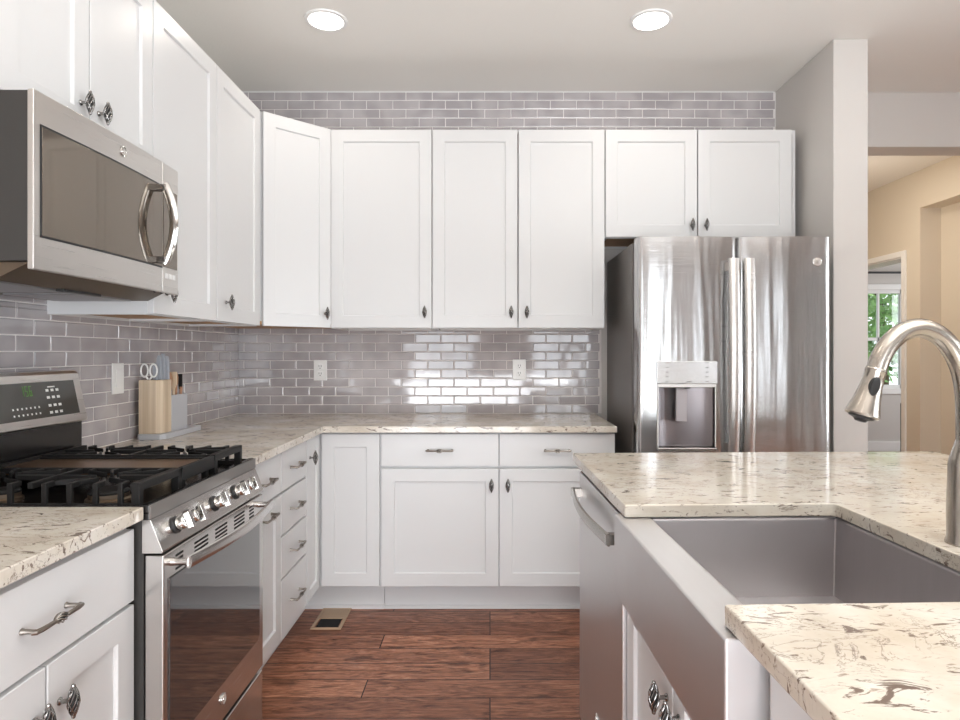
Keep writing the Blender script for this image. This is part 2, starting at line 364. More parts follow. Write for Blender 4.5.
# ================================================================= tiles (real pillowed tiles on a grout bed)
TW, TH, GAP, TT = .150, .0503, .0042, .007
def tiles(name, origin, ux, n, u0, u1, z0, z1, rowz, uoff, parent=None):
    """running bond of tiles on a plane: ux = direction along the wall, n = normal into the room"""
    O = Vector(origin); U = Vector(ux); Nn = Vector(n); Z = Vector((0, 0, 1)); rnd = random.Random(3)
    mb = MB(); ins = .0032
    def P(u, z, d): return O+U*u+Z*z+Nn*d
    k0 = int(math.floor((z0-rowz)/TH))-1
    for k in range(k0, k0+80):
        a, b = rowz+k*TH+GAP/2, rowz+(k+1)*TH-GAP/2
        a, b = max(a, z0), min(b, z1)
        if b-a < .006: continue
        sh = uoff+(TW/2 if k % 2 else 0)
        i0 = int(math.floor((u0-sh)/TW))-1
        for i in range(i0, i0+60):
            c, d = max(sh+i*TW+GAP/2, u0), min(sh+(i+1)*TW-GAP/2, u1)
            if d-c < .008: continue
            tu, tz = rnd.gauss(0, .0065), rnd.gauss(0, .0055)
            cu, cz = (c+d)/2, (a+b)/2
            rings = []
            for (q, dep) in ((0, 0), (0, TT-.0018), (.0012, TT-.0006), (ins, TT)):
                rings.append([P(uu, zz, dep+((uu-cu)*tu+(zz-cz)*tz if dep > .001 else 0)) for uu, zz in ((c+q, a+q), (d-q, a+q), (d-q, b-q), (c+q, b-q))])
            vs = [p for r_ in rings for p in r_]
            fs = [(j*4+e, j*4+(e+1) % 4, (j+1)*4+(e+1) % 4, (j+1)*4+e) for j in range(3) for e in range(4)]+[(12, 13, 14, 15)]
            mb.add(vs, fs)
    o = mb.build(name, M['tile'], parent, angle=12)
    g = MB(); A = [P(u0, z0, 0), P(u1, z0, 0), P(u1, z1, 0), P(u0, z1, 0)]; Bq = [p+Nn*(TT-.0022) for p in A]
    g.add(A+Bq, [(0,1,2,3), (4,5,6,7), (0,1,5,4), (1,2,6,5), (2,3,7,6), (3,0,4,7)])
    g.build('grout_bed', M['grout'], o)
    return o
struct(tiles('wall_tile_back', (0, WB, 0), (1, 0, 0), (0, -1, 0), WL, .625, .914, 1.40, .9145, .02))
struct(tiles('wall_tile_top', (0, WB, 0), (1, 0, 0), (0, -1, 0), WL, FX0, 2.38, CEIL, CEIL-TH*10, .045))
struct(tiles('wall_tile_left', (WL, 0, 0), (0, 1, 0), (1, 0, 0), .75, WB-TT, .914, 1.40, .9145, .03))
struct(tiles('wall_tile_hood', (WL, 0, 0), (0, 1, 0), (1, 0, 0), 1.395, 2.04, 1.4005, 1.46, .9145, .03))
struct(MB().box(.625, .637, WB-.010, WB, .914, 1.40).build('trim_1', M['grout'], bevel=.002))
struct(MB().box(FX0-.003, FX0, WB-.009, WB, 2.38, CEIL).box(WL, FX0, WB-.009, WB, CEIL-.005, CEIL).build('trim_2', M['trim']))

# ================================================================= cabinet hardware
def knob_mesh():
    mb = MB(); H, RR = .056, .0105
    for w in range(9):
        for sgn in ((1,) if w % 3 else (1, -1)):
            pts = []
            for i in range(11):
                t = i/10; a = 2*math.pi*w/9+sgn*t*2.4
                r_ = RR*math.sin(math.pi*(.06+.88*t))**.9
                pts.append((r_*math.cos(a), -.026+r_*math.sin(a), -H/2+H*t))
            mb.tube(pts, .0012, 5)
    for s in (-1, 1): mb.lathe([(.0008, -.005), (.0035, -.003), (.0042, 0), (.0035, .003), (.0008, .005)], (0, -.026, s*H/2), (0, 0, 1), 10)
    mb.lathe([(.0012, -.024), (.003, -.018), (.0075, 0), (.003, .018), (.0012, .024)], (0, -.026, 0), (0, 0, 1), 10, 1)
    mb.lathe([(.0075, 0), (.0075, .002), (.0045, .005), (.004, .012), (.005, .018)], (0, 0, 0), (0, -1, 0), 12)
    return mb.mesh('knob', [M['pewter'], M['slot']])
def pull_mesh():
    mb = MB(); Lh = .057; d = -.030
    for s in (-1, 1):
        mb.lathe([(.006, 0), (.006, .002), (.0045, .005), (.0042, .024)], (s*Lh, 0, 0), (0, -1, 0), 10)
        mb.tube([(s*(Lh+.006), d+.008, 0), (s*(Lh+.003), d+.002, 0), (s*(Lh-.008), d, 0), (s*.018, d-.001, 0), (s*.010, d, 0)], [.0042, .0050, .0048, .0040, .0034], 8)
    for w in range(8):
        pts = []
        for i in range(8):
            t = i/7; a = 2*math.pi*w/8+t*2.2; r_ = .0088*math.sin(math.pi*(.08+.84*t))
            pts.append((-.016+.032*t, d+r_*math.cos(a), r_*math.sin(a)))
        mb.tube(pts, .0013, 5)
    mb.lathe([(.003, -.012), (.005, 0), (.003, .012)], (0, d, 0), (1, 0, 0), 10, 1)
    return mb.mesh('pull_handle', [M['pewter_light'], M['slot']])
KNOB, PULL = knob_mesh(), pull_mesh()
RAIL = .062; GP = .0027; TD = .020
def shaker_mb(x0, x1, z0, z1, rail=RAIL, y=0):
    """shaker door, front face at y-TD, recessed panel"""
    mb = MB(); x0 += GP; x1 -= GP; z0 += GP; z1 -= GP
    def ring(q, yy): return [(x0+q, yy, z0+q), (x1-q, yy, z0+q), (x1-q, yy, z1-q), (x0+q, yy, z1-q)]
    f = y-TD
    vs = ring(0, y)+ring(0, f+.0015)+ring(.0015, f)+ring(rail-.001, f)+ring(rail, f+.0012)+ring(rail+.0025, f+.0085)
    fs = [(j*4+e, j*4+(e+1) % 4, (j+1)*4+(e+1) % 4, (j+1)*4+e) for j in range(5) for e in range(4)]+[(3,2,1,0), (20,21,22,23)]
    return mb.add(vs, fs)
def slab_mb(x0, x1, z0, z1, y=0):
    return MB().box(x0+GP, x1-GP, y-TD, y, z0+GP, z1-GP)
def add_door(root, x0, x1, z0, z1, knob=None, rail=RAIL, pull=None):
    d = shaker_mb(x0, x1, z0, z1, rail).build('door', M['cab'], root)
    if knob: inst('knob', KNOB, d, (knob[0], -TD, knob[1]))
    if pull: inst('pull_handle', PULL, d, (pull[0], -TD, pull[1]))
    return d
def add_drawer(root, x0, x1, z0, z1, pull=True, zoff=0):
    d = slab_mb(x0, x1, z0, z1).build('drawer', M['cab'], root, bevel=.0015)
    if pull: inst('pull_handle', PULL, d, ((x0+x1)/2, -TD, (z0+z1)/2+zoff))
    return d
def upper(label, loc, rz, w, h, d, doors, group='white upper cabinets'):
    """local: x across, y=0 front of the box, z=0 underside"""
    t = thing('upper_cabinet', label, 'cabinet', loc, rz, group); s = .016; e = .0006
    mb = MB().box(e, s, 0, d, 0, h).box(w-s, w-e, 0, d, 0, h).box(s, w-s, 0, d, h-s, h).box(s, w-s, d-.01, d, 0, h-s).box(s, w-s, 0, .02, 0, .03)
    mb.build('cabinet_body', M['cab'], t)
    MB().box(s, w-s, .02, d-.01, .010, .026).build('bottom_panel', M['maple'], t)
    for dd in doors: add_door(t, *dd)
    return t
UZ0, UZ1 = 1.387, 2.415; UH = UZ1-UZ0
UX = -1.11; UD = 3.27
# left run (faces +X): local x = depth, rotate +90
q = R(90)
MWD0 = 1.392
ou = upper('white two-door upper cabinet over the microwave', (UX, MWD0, 1.849), q, 2.04-MWD0, UZ1-1.849, .33-.002,
           [(.0, .324, .0, UZ1-1.849, (.285, .080)), (.324, .648, .0, UZ1-1.849, (.363, .080))])
upper('white single-door upper cabinet right beside the microwave', (UX, 2.04, UZ0), q, .475, UH, .328, [(0, .475, 0, UH, (.085, .075))])
upper('white single-door upper cabinet between the microwave-side one and the diagonal corner cabinet', (UX, 2.515, UZ0), q, .482, UH, .326, [(0, .472, 0, UH, (.085, .083))])
# diagonal corner upper
t = thing('corner_cabinet', 'white diagonal corner upper cabinet with one tall door', 'cabinet', (UX, 3.000, UZ0), 0, 'white upper cabinets')
pts = [(0, 0), (.2865, .270), (.2865, .602), (-.326, .602), (-.326, 0)]
MB().prism(pts, .026, UH).build('cabinet_body', M['cab'], t)
MB().prism(pts, .012, .026).build('bottom_panel', M['maple'], t)
a_ = math.atan2(.270, .2865); Ld = math.hypot(.2865, .270)
cd = shaker_mb(0.020, Ld-.012, 0, UH).build('door', M['cab'], t); cd.rotation_euler = (0, 0, a_); cd.location = (0.001, -.001, 0)
inst('knob', KNOB, cd, (Ld-.048, -TD, .075))
# back run
def bx_(px): return (px-490)*3.25/630
e0, e1, e2, e3 = -.8235, bx_(432), bx_(518), bx_(605)
upper('white single-door upper cabinet left of the two-door one, on the back wall', (e0, UD, UZ0), 0, e1-e0, UH, .333, [(0, e1-e0, 0, UH, (e1-e0-.036, .083))])
upper('white two-door tall upper cabinet on the back wall left of the refrigerator', (e1, UD, UZ0), 0, e3-e1, UH, .333,
      [(0, e2-e1, 0, UH, (e2-e1-.036, .083)), (e2-e1, e3-e1, 0, UH, (e2-e1+.045, .083))])
e4 = bx_(697.5); e5 = bx_(797)
upper('short white two-door cabinet above the stainless refrigerator', (e3+.001, UD, 1.856), 0, e5-e3, UZ1-1.856, .333,
      [(0, e4-e3, 0, UZ1-1.856, (e4-e3-.032, .062)), (e4-e3, e5-e3-.024, 0, UZ1-1.856, (e4-e3+.040, .062))])

# base cabinets
BZ = .140; BT = .884; BX = -.83; BD = 3.02
DT, DM = .877, .718
def base(label, loc, rz, w, d, doors=(), drawers=(), group='white base cabinets', toe=.09, name='base_cabinet', top=BT):
    t = thing(name, label, 'cabinet', (loc[0], loc[1], 0), rz, group)
    MB().box(.0006, w-.0006, 0, d, BZ, top-.0008).build('cabinet_body', M['cab'], t)
    MB().box(.0006, w-.0006, toe, d, 0, BZ).box(.0006, w-.0006, toe-.010, toe, 0, .018).build('toe_kick', M['cab'], t, bevel=.002)
    for dd in doors: add_door(t, *dd)
    for dd in drawers: add_drawer(t, *dd)
    return t
base('white base cabinet with one wide drawer over two doors, near end of the left counter', (BX+.005, .85), q, .5795, .598,
     doors=[(0, .294, BZ+.006, .697, (.262, .612)), (.294, .578, BZ+.006, .697, (.328, .612))], drawers=[(0, .578, .701, .868)])
base('narrow white pull-out base cabinet beside the range, with a drawer on top', (BX, 2.076), q, .369, .598,
     doors=[(0, .369, BZ+.006, DM-.006, None, RAIL, (.2, .665))], drawers=[(0, .369, DM, DT)])
base('white base cabinet of four stacked drawers in the left run', (BX, 2.446), q, .334, .598,
     drawers=[(0, .334, DM, DT), (0, .334, .548, DM-.004), (0, .334, .380, .544), (0, .334, BZ+.006, .376)])
t = thing('corner_base_cabinet', 'white inside-corner base cabinet with two narrow tall doors', 'cabinet', (BX, 2.781, 0), 0, 'white base cabinets')
w1 = BD-2.781
MB().prism([(0, 0), (0, w1), (.308, w1), (.308, .822), (-.608, .822), (-.608, 0)], BZ, BT-.0008).build('cabinet_body', M['cab'], t)
MB().prism([(-.09, 0), (-.09, w1+.09), (.308, w1+.09), (.308, .822), (-.608, .822), (-.608, 0)], 0, BZ).prism([(-.08, 0), (-.08, w1+.08), (.308, w1+.08), (.308, w1+.1), (-.1, w1+.1), (-.1, 0)], 0, .018).build('toe_kick', M['cab'], t)
dl = shaker_mb(0.002, w1-.022, BZ+.006, DT, .045).build('door', M['cab'], t); dl.rotation_euler = (0, 0, q)
inst('knob', KNOB, dl, (.05, -TD, .790))
db = shaker_mb(.024, .306, BZ+.006, DT).build('door', M['cab'], t); db.location = (0, w1, 0)
g0 = -.521; g1 = .043; g2 = .597
base('white base cabinet with two drawers over two doors along the back wall', (g0, BD), 0, g2-g0, .583,
     doors=[(0, g1-g0, BZ+.006, DM-.006, (g1-g0-.036, .633)), (g1-g0, g2-g0, BZ+.006, DM-.006, (g1-g0+.042, .633))],
     drawers=[(0, g1-g0, DM, DT), (g1-g0, g2-g0, DM, DT)])

# ================================================================= countertops
CT0, CT1 = .884, .914
tag(MB().box(WL+.001, -.785, .83, 1.4295, CT0, CT1).build('countertop', M['quartz'], bevel=.003),
    'cream speckled quartz countertop piece on the near side of the range', 'countertop', 'cream quartz countertops')
tag(MB().prism([(WL+.001, 2.0755), (-.785, 2.0755), (-.785, 2.97), (.60, 2.97), (.60, WB-.001), (WL+.001, WB-.001)], CT0, CT1).build('countertop', M['quartz'], bevel=.003),
    'L-shaped cream quartz countertop running round the corner under the tiles', 'countertop', 'cream quartz countertops')

# ================================================================= range
def emblem(parent, loc, rot, r):
    mb = MB(); mb.M = Matrix.Translation(loc) @ rot
    mb.lathe([(r, 0), (r, .0015), (r*.9, .002)], (0,0,0), (0,-1,0), 24, 1)
    mb.tube([(r*math.cos(a), -.002, r*math.sin(a)) for a in [i*math.pi/12 for i in range(25)]], r*.10, 6)
    k = r*.5    # curling monogram strokes
    mb.tube([(-k*.2+k*.55*math.cos(a), -.0028, k*.62*math.sin(a)) for a in [R(50+i*22) for i in range(13)]], r*.07, 5)
    mb.tube([(k*.25+k*.5*math.cos(a), -.0028, k*.35+k*.33*math.sin(a)) for a in [R(60+i*25) for i in range(9)]], r*.06, 5)
    mb.tube([(k*.25+k*.5*math.cos(a), -.0028, -k*.35+k*.33*math.sin(a)) for a in [R(100+i*25) for i in range(9)]], r*.06, 5)
    return mb.build('logo', [M['chrome'], M['micro_steel']], parent)
RW = .640; RD0 = 1.4325; RX = -.742
rg = thing('gas_range', 'stainless steel gas range with black grates and five front knobs', 'range', (RX, RD0, 0), q)
MB().box(.001, RW-.001, .046, .660, .03, .880).build('range_body', M['dark_steel'], rg)
MB().box(.03, RW-.03, .06, .6, 0, .03).build('base', M['black'], rg)
mb = MB().box(0, RW, .033, .675, .880, .898).box(0, RW, .033, .052, .898, .917).box(0, .012, .052, .675, .898, .915).box(RW-.012, RW, .052, .675, .898, .915)
mb.build('cooktop', M['cooktop'], rg, bevel=.003)
MB().box(-.001, RW+.001, .029, .034, .884, .916).build('front_rail', M['fridge_side'], rg, bevel=.0015)
# control panel, sloping
cp = MB().prism([(.030, .883), (.002, .812), (.004, .806), (.05, .806), (.05, .883)], 0, RW, axis='x').build('control_panel', M['steel'], rg, bevel=.0015)
nrm = Vector((0, -(.883-.812), .028)).normalized()
for kx in (.087, .152, .300, .440, .513):
    o = Vector((kx, .0165, .848))
    MB().lathe([(.021, 0), (.021, .004), (.019, .006)], o, nrm, 20).build('knob_skirt', M['black'], cp)
    mb = MB().lathe([(.015, .005), (.0165, .008), (.0165, .026), (.0155, .028)], o, nrm, 24)
    rot = Matrix.Translation(o+nrm*.028) @ nrm.to_track_quat('-Y', 'Z').to_matrix().to_4x4()
    mb.M = rot; mb.box(-.007, .007, -.016, 0, -.0205, .0205)
    mb.build('knob', M['chrome'], cp, bevel=.002)
# oven door with glass, vents, handle
od = MB().box(0, RW-.012, 0, .044, .242, .802).build('oven_door', M['steel'], rg, bevel=.004)
MB().prism([(.022, .36), (.035, .347), (.573, .347), (.588, .36), (.588, .742), (.022, .742)], -.0035, .004, axis='y').build('oven_window', M['glass_black'], od, bevel=.001)
for gx in (.055, .15, .27, .395, .51):
    mb = MB()
    for k in range(4):
        wdt = .075 if 0 < [.055,.15,.27,.395,.51].index(gx) < 4 else .035
        mb.box(gx, gx+wdt, -.0008, .004, .750+k*.0105, .755+k*.0105)
    mb.build('vent', M['gap'], od)
hb = MB()
pts = [(.035+i*(RW-.082)/16, -.040-.024*math.sin(math.pi*i/16), .776) for i in range(17)]
hb.tube(pts, .0135, 12, squash=(.62, 1.15))
for x in (.038, RW-.050): hb.lathe([(.010, 0), (.009, .008), (.0085, .03), (.012, .040)], (x, 0, .776), (0, -1, 0), 12)
hb.build('handle', M['steel'], od)
emblem(od, (.318, -.001, .302), Matrix.Identity(4), .014)
dr = MB().box(0, RW-.012, .002, .044, .055, .228).build('storage_drawer', M['steel'], rg, bevel=.004)
# backguard
MB().box(.0, RW, .600, .690, .915, 1.045).build('backguard', M['cooktop'], rg, bevel=.002)
con = MB().prism([(.580, 1.045), (.612, 1.196), (.622, 1.204), (.690, 1.204), (.690, 1.040), (.590, 1.040)], 0, RW, axis='x').build('console', M['micro_steel'], rg, bevel=.003)
def cface(mb, x0, x1, s0, s1, lift):   # a patch on the sloping console face, s = 0..1 up the slope
    a = Vector((0, .580, 1.045)); b = Vector((0, .612, 1.196)); nn = Vector((0, -(b.z-a.z), b.y-a.y)).normalized()
    p, r_ = a+(b-a)*s0, a+(b-a)*s1
    for off in (0,): pass
    vs = [(x0, p.y, p.z), (x1, p.y, p.z), (x1, r_.y, r_.z), (x0, r_.y, r_.z)]
    vs = [Vector(v) for v in vs]; top = [v+nn*lift for v in vs]
    mb.add(vs+top, [(0,1,2,3), (4,5,6,7), (0,1,5,4), (1,2,6,5), (2,3,7,6), (3,0,4,7)])
mb = MB(); cface(mb, .03, RW-.035, .16, .86, .0015); ds = mb.build('display', M['display'], con, bevel=.0005)
mb = MB()
for i in range(7):
    for s in (.36, .24): cface(mb, .325+i*.017, .330+i*.017, s, s+.035, .0022)
for i in range(3):
    for s in (.66, .52, .36, .22): cface(mb, .470+i*.022, .482+i*.022, s, s+.05, .0022)
cface(mb, .48, .512, .74, .765, .0022); mb.build('button_print', M['mark'], con)
mb = MB()   # seven-segment digits
def seg(x, segs):
    H = {'a': (0, .010, .78, .795), 'g': (0, .010, .69, .705), 'd': (0, .010, .60, .615), 'f': (0, .0022, .70, .79), 'b': (.008, .010, .70, .79), 'e': (0, .0022, .61, .70), 'c': (.008, .010, .61, .70)}
    for s_ in segs: a, b, c, d = H[s_]; cface(mb, x+a, x+b, c, d, .0024)
seg(.37, 'bc'); seg(.386, 'afgcd'); seg(.402, 'afgecd'); mb.build('clock_digits', M['green'], con)
# burners and grates
for (bx, by, r_) in ((.125, .20, .045), (.125, .46, .036), (.515, .20, .036), (.515, .46, .030)):
    MB().lathe([(r_*1.15, .898), (r_*1.15, .905), (r_, .908), (r_, .918)], (bx, by, 0), (0,0,1), 24).build('burner', M['brass'], rg)
    MB().lathe([(r_*1.0, .918), (r_*1.02, .922), (r_*.9, .927), (.002, .928)], (bx, by, 0), (0,0,1), 24).build('burner_cap', M['iron'], rg)
GZ = .962
def grate(x0, x1, outer):
    """outer = -1: open finger ends on the low-x side, +1 on the high-x side"""
    mb = MB(); y0, y1 = .066, .585; h = .012; zb = GZ-.015; xm = (x0+x1)/2; zl = .914
    mb.box(x0, x1, y0, y0+.022, zb-.004, GZ).box(x0, x1, y1-.014, y1, zb, GZ)
    xi = (x1-h, x1) if outer < 0 else (x0, x0+h); xo = (x0, x0+h) if outer < 0 else (x1-h, x1)
    mb.box(*xi, y0, y1, zb, GZ); mb.box(*xo, y0, y1, .899, zl)
    mb.box(x0+.008, x1-.004, .319, .331, zb, GZ)
    for cy in (.20, .455):
        for dy in (-.088, -.03, .03, .088):
            for sx, xe in ((-1, x0+.004), (1, x1-.004)):
                tip = (xm+sx*.028, cy+dy*.25)
                k1 = (xe-sx*.030, cy+dy)
                mb.prism([(xe, cy+dy-.005), (xe, cy+dy+.005), (k1[0], k1[1]+.005), (k1[0], k1[1]-.005)], GZ-.013, GZ)
                mb.prism([(k1[0], k1[1]-.005), (k1[0], k1[1]+.005), (tip[0], tip[1]+.004), (tip[0], tip[1]-.004)], GZ-.013, GZ)
            mb.box(xo[0], xo[1]-.002, cy+dy-.006, cy+dy+.006, zl-.003, GZ)
        for sy, ye in ((-1, cy-.125), (1, cy+.125)):
            mb.box(xm-.005, xm+.005, min(ye, cy+sy*.03), max(ye, cy+sy*.03), GZ-.013, GZ)
    for (fx, fy) in ((x0, y0), (x1-.018, y0), (x0, y1-.018), (x1-.018, y1-.018)):
        mb.box(fx, fx+.018, fy, fy+.020, .898, zb)
    return mb.build('grate', M['iron'], rg, bevel=.004, seg=3)
grate(.020, .222, -1); grate(.420, .622, 1)
g_ = MB().box(.226, .416, .075, .575, .940, .953).build('griddle', M['griddle'], rg, bevel=.004)
MB().box(.226, .416, .066, .080, .925, GZ).box(.226, .416, .572, .585, .925, GZ).box(.226, .238, .08, .572, .945, .958).box(.404, .416, .08, .572, .945, .958).box(.24, .26, .075, .09, .898, .93).box(.38, .40, .075, .09, .898, .93).box(.24, .26, .56, .575, .898, .93).box(.38, .40, .56, .575, .898, .93).build('griddle_frame', M['iron'], g_, bevel=.003)

# ================================================================= microwave
MX = -.999; MZ0, MZ1 = 1.449, 1.848; MH = MZ1-MZ0; MW = .646
mw = thing('microwave', 'stainless over-the-range microwave under the left cabinets', 'microwave', (MX, MWD0, MZ0), q)
MB().box(.003, MW-.003, .025, .436, .018, MH-.001).build('microwave_body', M['dark_steel'], mw, bevel=.003)
def bow(x): return .010*(1-math.sin(math.pi*min(max(x/MW, 0), 1)))
def bowed(mb, x0, x1, z0, z1, y0, y1, n=12, mi=0):
    xs = [x0+(x1-x0)*i/n for i in range(n+1)]
    vs = []
    for x in xs: vs += [(x, y0+bow(x), z0), (x, y0+bow(x), z1), (x, y1+bow(x), z1), (x, y1+bow(x), z0)]
    fs = [(i*4+e, i*4+(e+1) % 4, (i+1)*4+(e+1) % 4, (i+1)*4+e) for i in range(n) for e in range(4)]+[(0,1,2,3), (n*4, n*4+1, n*4+2, n*4+3)]
    mb.add(vs, fs, mi)
SX = .540
mb = MB(); bowed(mb, 0, SX-.001, 0, MH, 0, .014); md = mb.build('door', M['micro_steel'], mw, bevel=.002)
mb = MB(); bowed(mb, SX+.001, MW, 0, MH, 0, .014, 4); cpn = mb.build('control_panel', M['micro_steel'], mw, bevel=.002)
mb = MB(); bowed(mb, .024, SX-.002, .078, .322, -.0018, .004); wn_ = mb.build('door_window', M['glass_micro'], md, bevel=.0008)
mb = MB(); bowed(mb, SX+.003, MW-.010, .078, .322, -.0018, .004, 4); mb.build('touch_panel', M['glass_micro'], cpn, bevel=.0008)
mb = MB()
for x0_, x1_, z0_, z1_ in ((.019, .024, .073, .327), (.019, SX-.002, .322, .327), (.019, SX-.002, .073, .078)): bowed(mb, x0_, x1_, z0_, z1_, -.001, .003)
mb.build('window_border', M['black'], md)
mb = MB()
for k in range(3): bowed(mb, SX+.016+k*.024, SX+.034+k*.024, .045, .060, -.002, .002, 1)
mb.build('button', M['white_plastic'], cpn)
emblem(md, (.322, bow(.322)-.0005, .362), Matrix.Identity(4), .0125)
hb = MB(); hx = .508
pts = [(hx, -.020-.030*math.sin(math.pi*i/28)**.8+bow(hx), .084+.236*i/28) for i in range(29)]
hb.tube(pts, .0125, 14, squash=(.75, 1.1))
hb.build('handle', M['chrome'], md)
for z in (.088, .305): MB().box(hx-.012, hx+.012, -.030+bow(hx), .004, z-.004, z+.016).build('handle_mount', M['pewter'], md, bevel=.003)
# underside: sloped intake, filters, lamp lens
ub = MB().prism([(.026, 0.017), (.10, -.020), (.40, -.020), (.415, .018)], .012, MW-.012, axis='x').build('underside', mat('bronze_underside', (.11, .08, .055), .4, .5), mw, bevel=.001)
MB().box(.05, .29, .13, .35, -.025, -.019).box(.35, .59, .13, .35, -.025, -.019).build('grease_filter', steel('filter_mesh', (.4, .4, .42), .4, (300, 300, 3), .5), ub, bevel=.002)
MB().box(.24, .40, .105, .128, -.027, -.019).build('lamp_lens', M['black'], ub, bevel=.003)
for x in (.56, .60, .63): MB().lathe([(.005, 0), (.005, .008), (.002, .012)], (x, .04, .012), (0, 0, -1), 10).build('mounting_screw', M['black'], ub)

# ================================================================= refrigerator
FXa, FXb = .672, 1.556; FD0 = 2.872; FT = 1.789
fr_ = thing('refrigerator', 'stainless french-door refrigerator with water dispenser in its left door', 'refrigerator', (FXa, FD0, 0), 0)
FWd = FXb-FXa; FM = 1.128-FXa
MB().box(-.006, FWd-.006, .085, .715, .02, 1.775).build('fridge_body', M['fridge_side'], fr_, bevel=.004)
MB().box(.03, FWd-.03, .09, .6, 0, .02).build('base', M['black'], fr_)
MB().box(.014, FWd-.014, .066, .086, .06, 1.77).build('door_gasket', M['gap'], fr_)
for x in (.02, FWd-.10): MB().box(x, x+.08, .09, .17, 1.776, 1.800).build('hinge_cover', M['fridge_side'], fr_, bevel=.006)
def fdoor(x0, x1, z0, z1, hole=None, nx=18, bulge=.016):
    """convex steel door; hole = (hx0,hx1,hz0,hz1) left open"""
    def f(x):
        t = (x-x0)/(x1-x0); e = .012*max(0, 1-min(t, 1-t)/.035)**2
        return -bulge*(1-(2*t-1)**2)+e
    xs = {x0+(x1-x0)*i/nx for i in range(nx+1)} | {x0+(x1-x0)*k for k in (.008, .018, .03, .97, .982, .992)}
    zs = {z0, z1}
    if hole: xs |= {hole[0], hole[1]}; zs |= {hole[2], hole[3]}
    xs = sorted(xs); zs = sorted(zs); mb = MB(); nX, nZ = len(xs), len(zs); th = .064
    vs = [(x, f(x), z) for x in xs for z in zs]; nb = len(vs)
    vs += [(x, th, z) for x in xs for z in zs]
    idx = lambda i, j: i*nZ+j
    fs = []
    for i in range(nX-1):
        for j in range(nZ-1):
            if hole and xs[i] >= hole[0]-1e-6 and xs[i+1] <= hole[1]+1e-6 and zs[j] >= hole[2]-1e-6 and zs[j+1] <= hole[3]+1e-6: continue
            a = (idx(i, j), idx(i+1, j), idx(i+1, j+1), idx(i, j+1)); fs.append(a)
        for j in range(nZ-1): fs.append(tuple(nb+k for k in (idx(i, j), idx(i, j+1), idx(i+1, j+1), idx(i+1, j))))
        fs.append((idx(i, 0), nb+idx(i, 0), nb+idx(i+1, 0), idx(i+1, 0))); fs.append((idx(i, nZ-1), idx(i+1, nZ-1), nb+idx(i+1, nZ-1), nb+idx(i, nZ-1)))
    for j in range(nZ-1):
        fs.append((idx(0, j), idx(0, j+1), nb+idx(0, j+1), nb+idx(0, j))); fs.append((idx(nX-1, j), nb+idx(nX-1, j), nb+idx(nX-1, j+1), idx(nX-1, j+1)))
    mb.add(vs, fs); return mb.build('door', M['fridge_steel'], fr_, angle=40), f
hx0, hx1, hz0, hz1 = .764-FXa, 1.019-FXa, .832, 1.105
ldoor, lf = fdoor(0, FM-.003, .705, FT, (hx0, hx1, hz0, hz1))
rdoor, rf = fdoor(FM+.003, FWd, .705, FT)
fz, ff = fdoor(0, FWd, .06, .698); fz.name = 'freezer_drawer'
# dispenser niche
yn = lf((hx0+hx1)/2)
nm = steel('dispenser_steel', (.34, .31, .32), .36, (3, 3, 600), .05)
mb = MB(); c = .010; nseg = 10   # niche with softly curved back
arc = [(hx0+(hx1-hx0)*i/nseg, .01+.035*math.sin(math.pi*i/nseg)**.5) for i in range(nseg+1)]
vs = [(x, y, z) for x, y in arc for z in (hz0, hz1)]
fs = [(i*2, i*2+1, i*2+3, i*2+2) for i in range(nseg)]
vs2 = [(x, yn, z) for x, y in arc for z in (hz0, hz1)]; n0 = len(vs)
fs += [(i*2, i*2+2, n0+i*2+2, n0+i*2) for i in range(nseg)]+[(i*2+1, n0+i*2+1, n0+i*2+3, i*2+3) for i in range(nseg)]
fs += [(0, 1, n0+1, n0), (nseg*2, nseg*2+1, n0+nseg*2+1, n0+nseg*2)]
mb.add(vs+vs2, fs); dn = mb.build('dispenser_niche', nm, ldoor)
MB().box(hx0-.006, hx1+.006, yn-.004, yn+.012, hz1, hz1+.016).box(hx0-.006, hx0, yn-.003, yn+.012, hz0, hz1).box(hx1, hx1+.006, yn-.003, yn+.012, hz0, hz1).build('dispenser_frame', M['white_plastic'], dn, bevel=.002)
MB().box(hx0-.006, hx1+.008, yn-.016, .02, hz0-.018, hz0).build('drip_tray', M['steel'], dn, bevel=.003)
MB().box(hx0+.085, hx0+.135, .000, .012, hz0+.115, hz1-.002).build('paddle', mat('frosted_paddle', (.45, .42, .44), .25), dn, bevel=.003)
MB().box(hx0+.12, hx0+.145, -.014, .0, hz1-.006, hz1+.008).build('spout', M['black'], dn, bevel=.002)
dc = MB().box(hx0-.010, hx1+.012, yn-.006, yn+.02, hz1+.016, 1.224).build('dispenser_panel', steel('panel_steel', (.72, .72, .72), .22, (3,3,500), .04), ldoor, bevel=.003)
mb = MB()
for k in range(5):
    z = hz1+.026+k*.021
    mb.box(hx0+.030, hx0+.045, yn-.0068, yn-.005, z, z+.002).box(hx1-.045, hx1-.030, yn-.0068, yn-.005, z, z+.002)
mb.box(hx0+.125, hx0+.150, yn-.0068, yn-.005, hz1+.024, hz1+.027); mb.build('icon_print', M['dark_steel'], dc)
emblem(rdoor, (1.487-FXa, rf(1.487-FXa)-.001, 1.675), Matrix.Identity(4), .019)
for s, dpar, xc in ((-1, ldoor, FM-.033), (1, rdoor, FM+.036)):
    fy = lf(xc) if s < 0 else rf(xc)
    hb = MB()
    pts = [(xc, fy-.040-.018*math.sin(math.pi*i/20), .80+.885*i/20) for i in range(21)]
    hb.tube(pts, .025, 16, squash=(.5, 1.0))
    for z in (.83, 1.655): hb.box(xc-.013, xc+.013, fy-.045, fy+.005, z-.02, z+.02)
    hb.build('handle', M['micro_steel'], dpar)
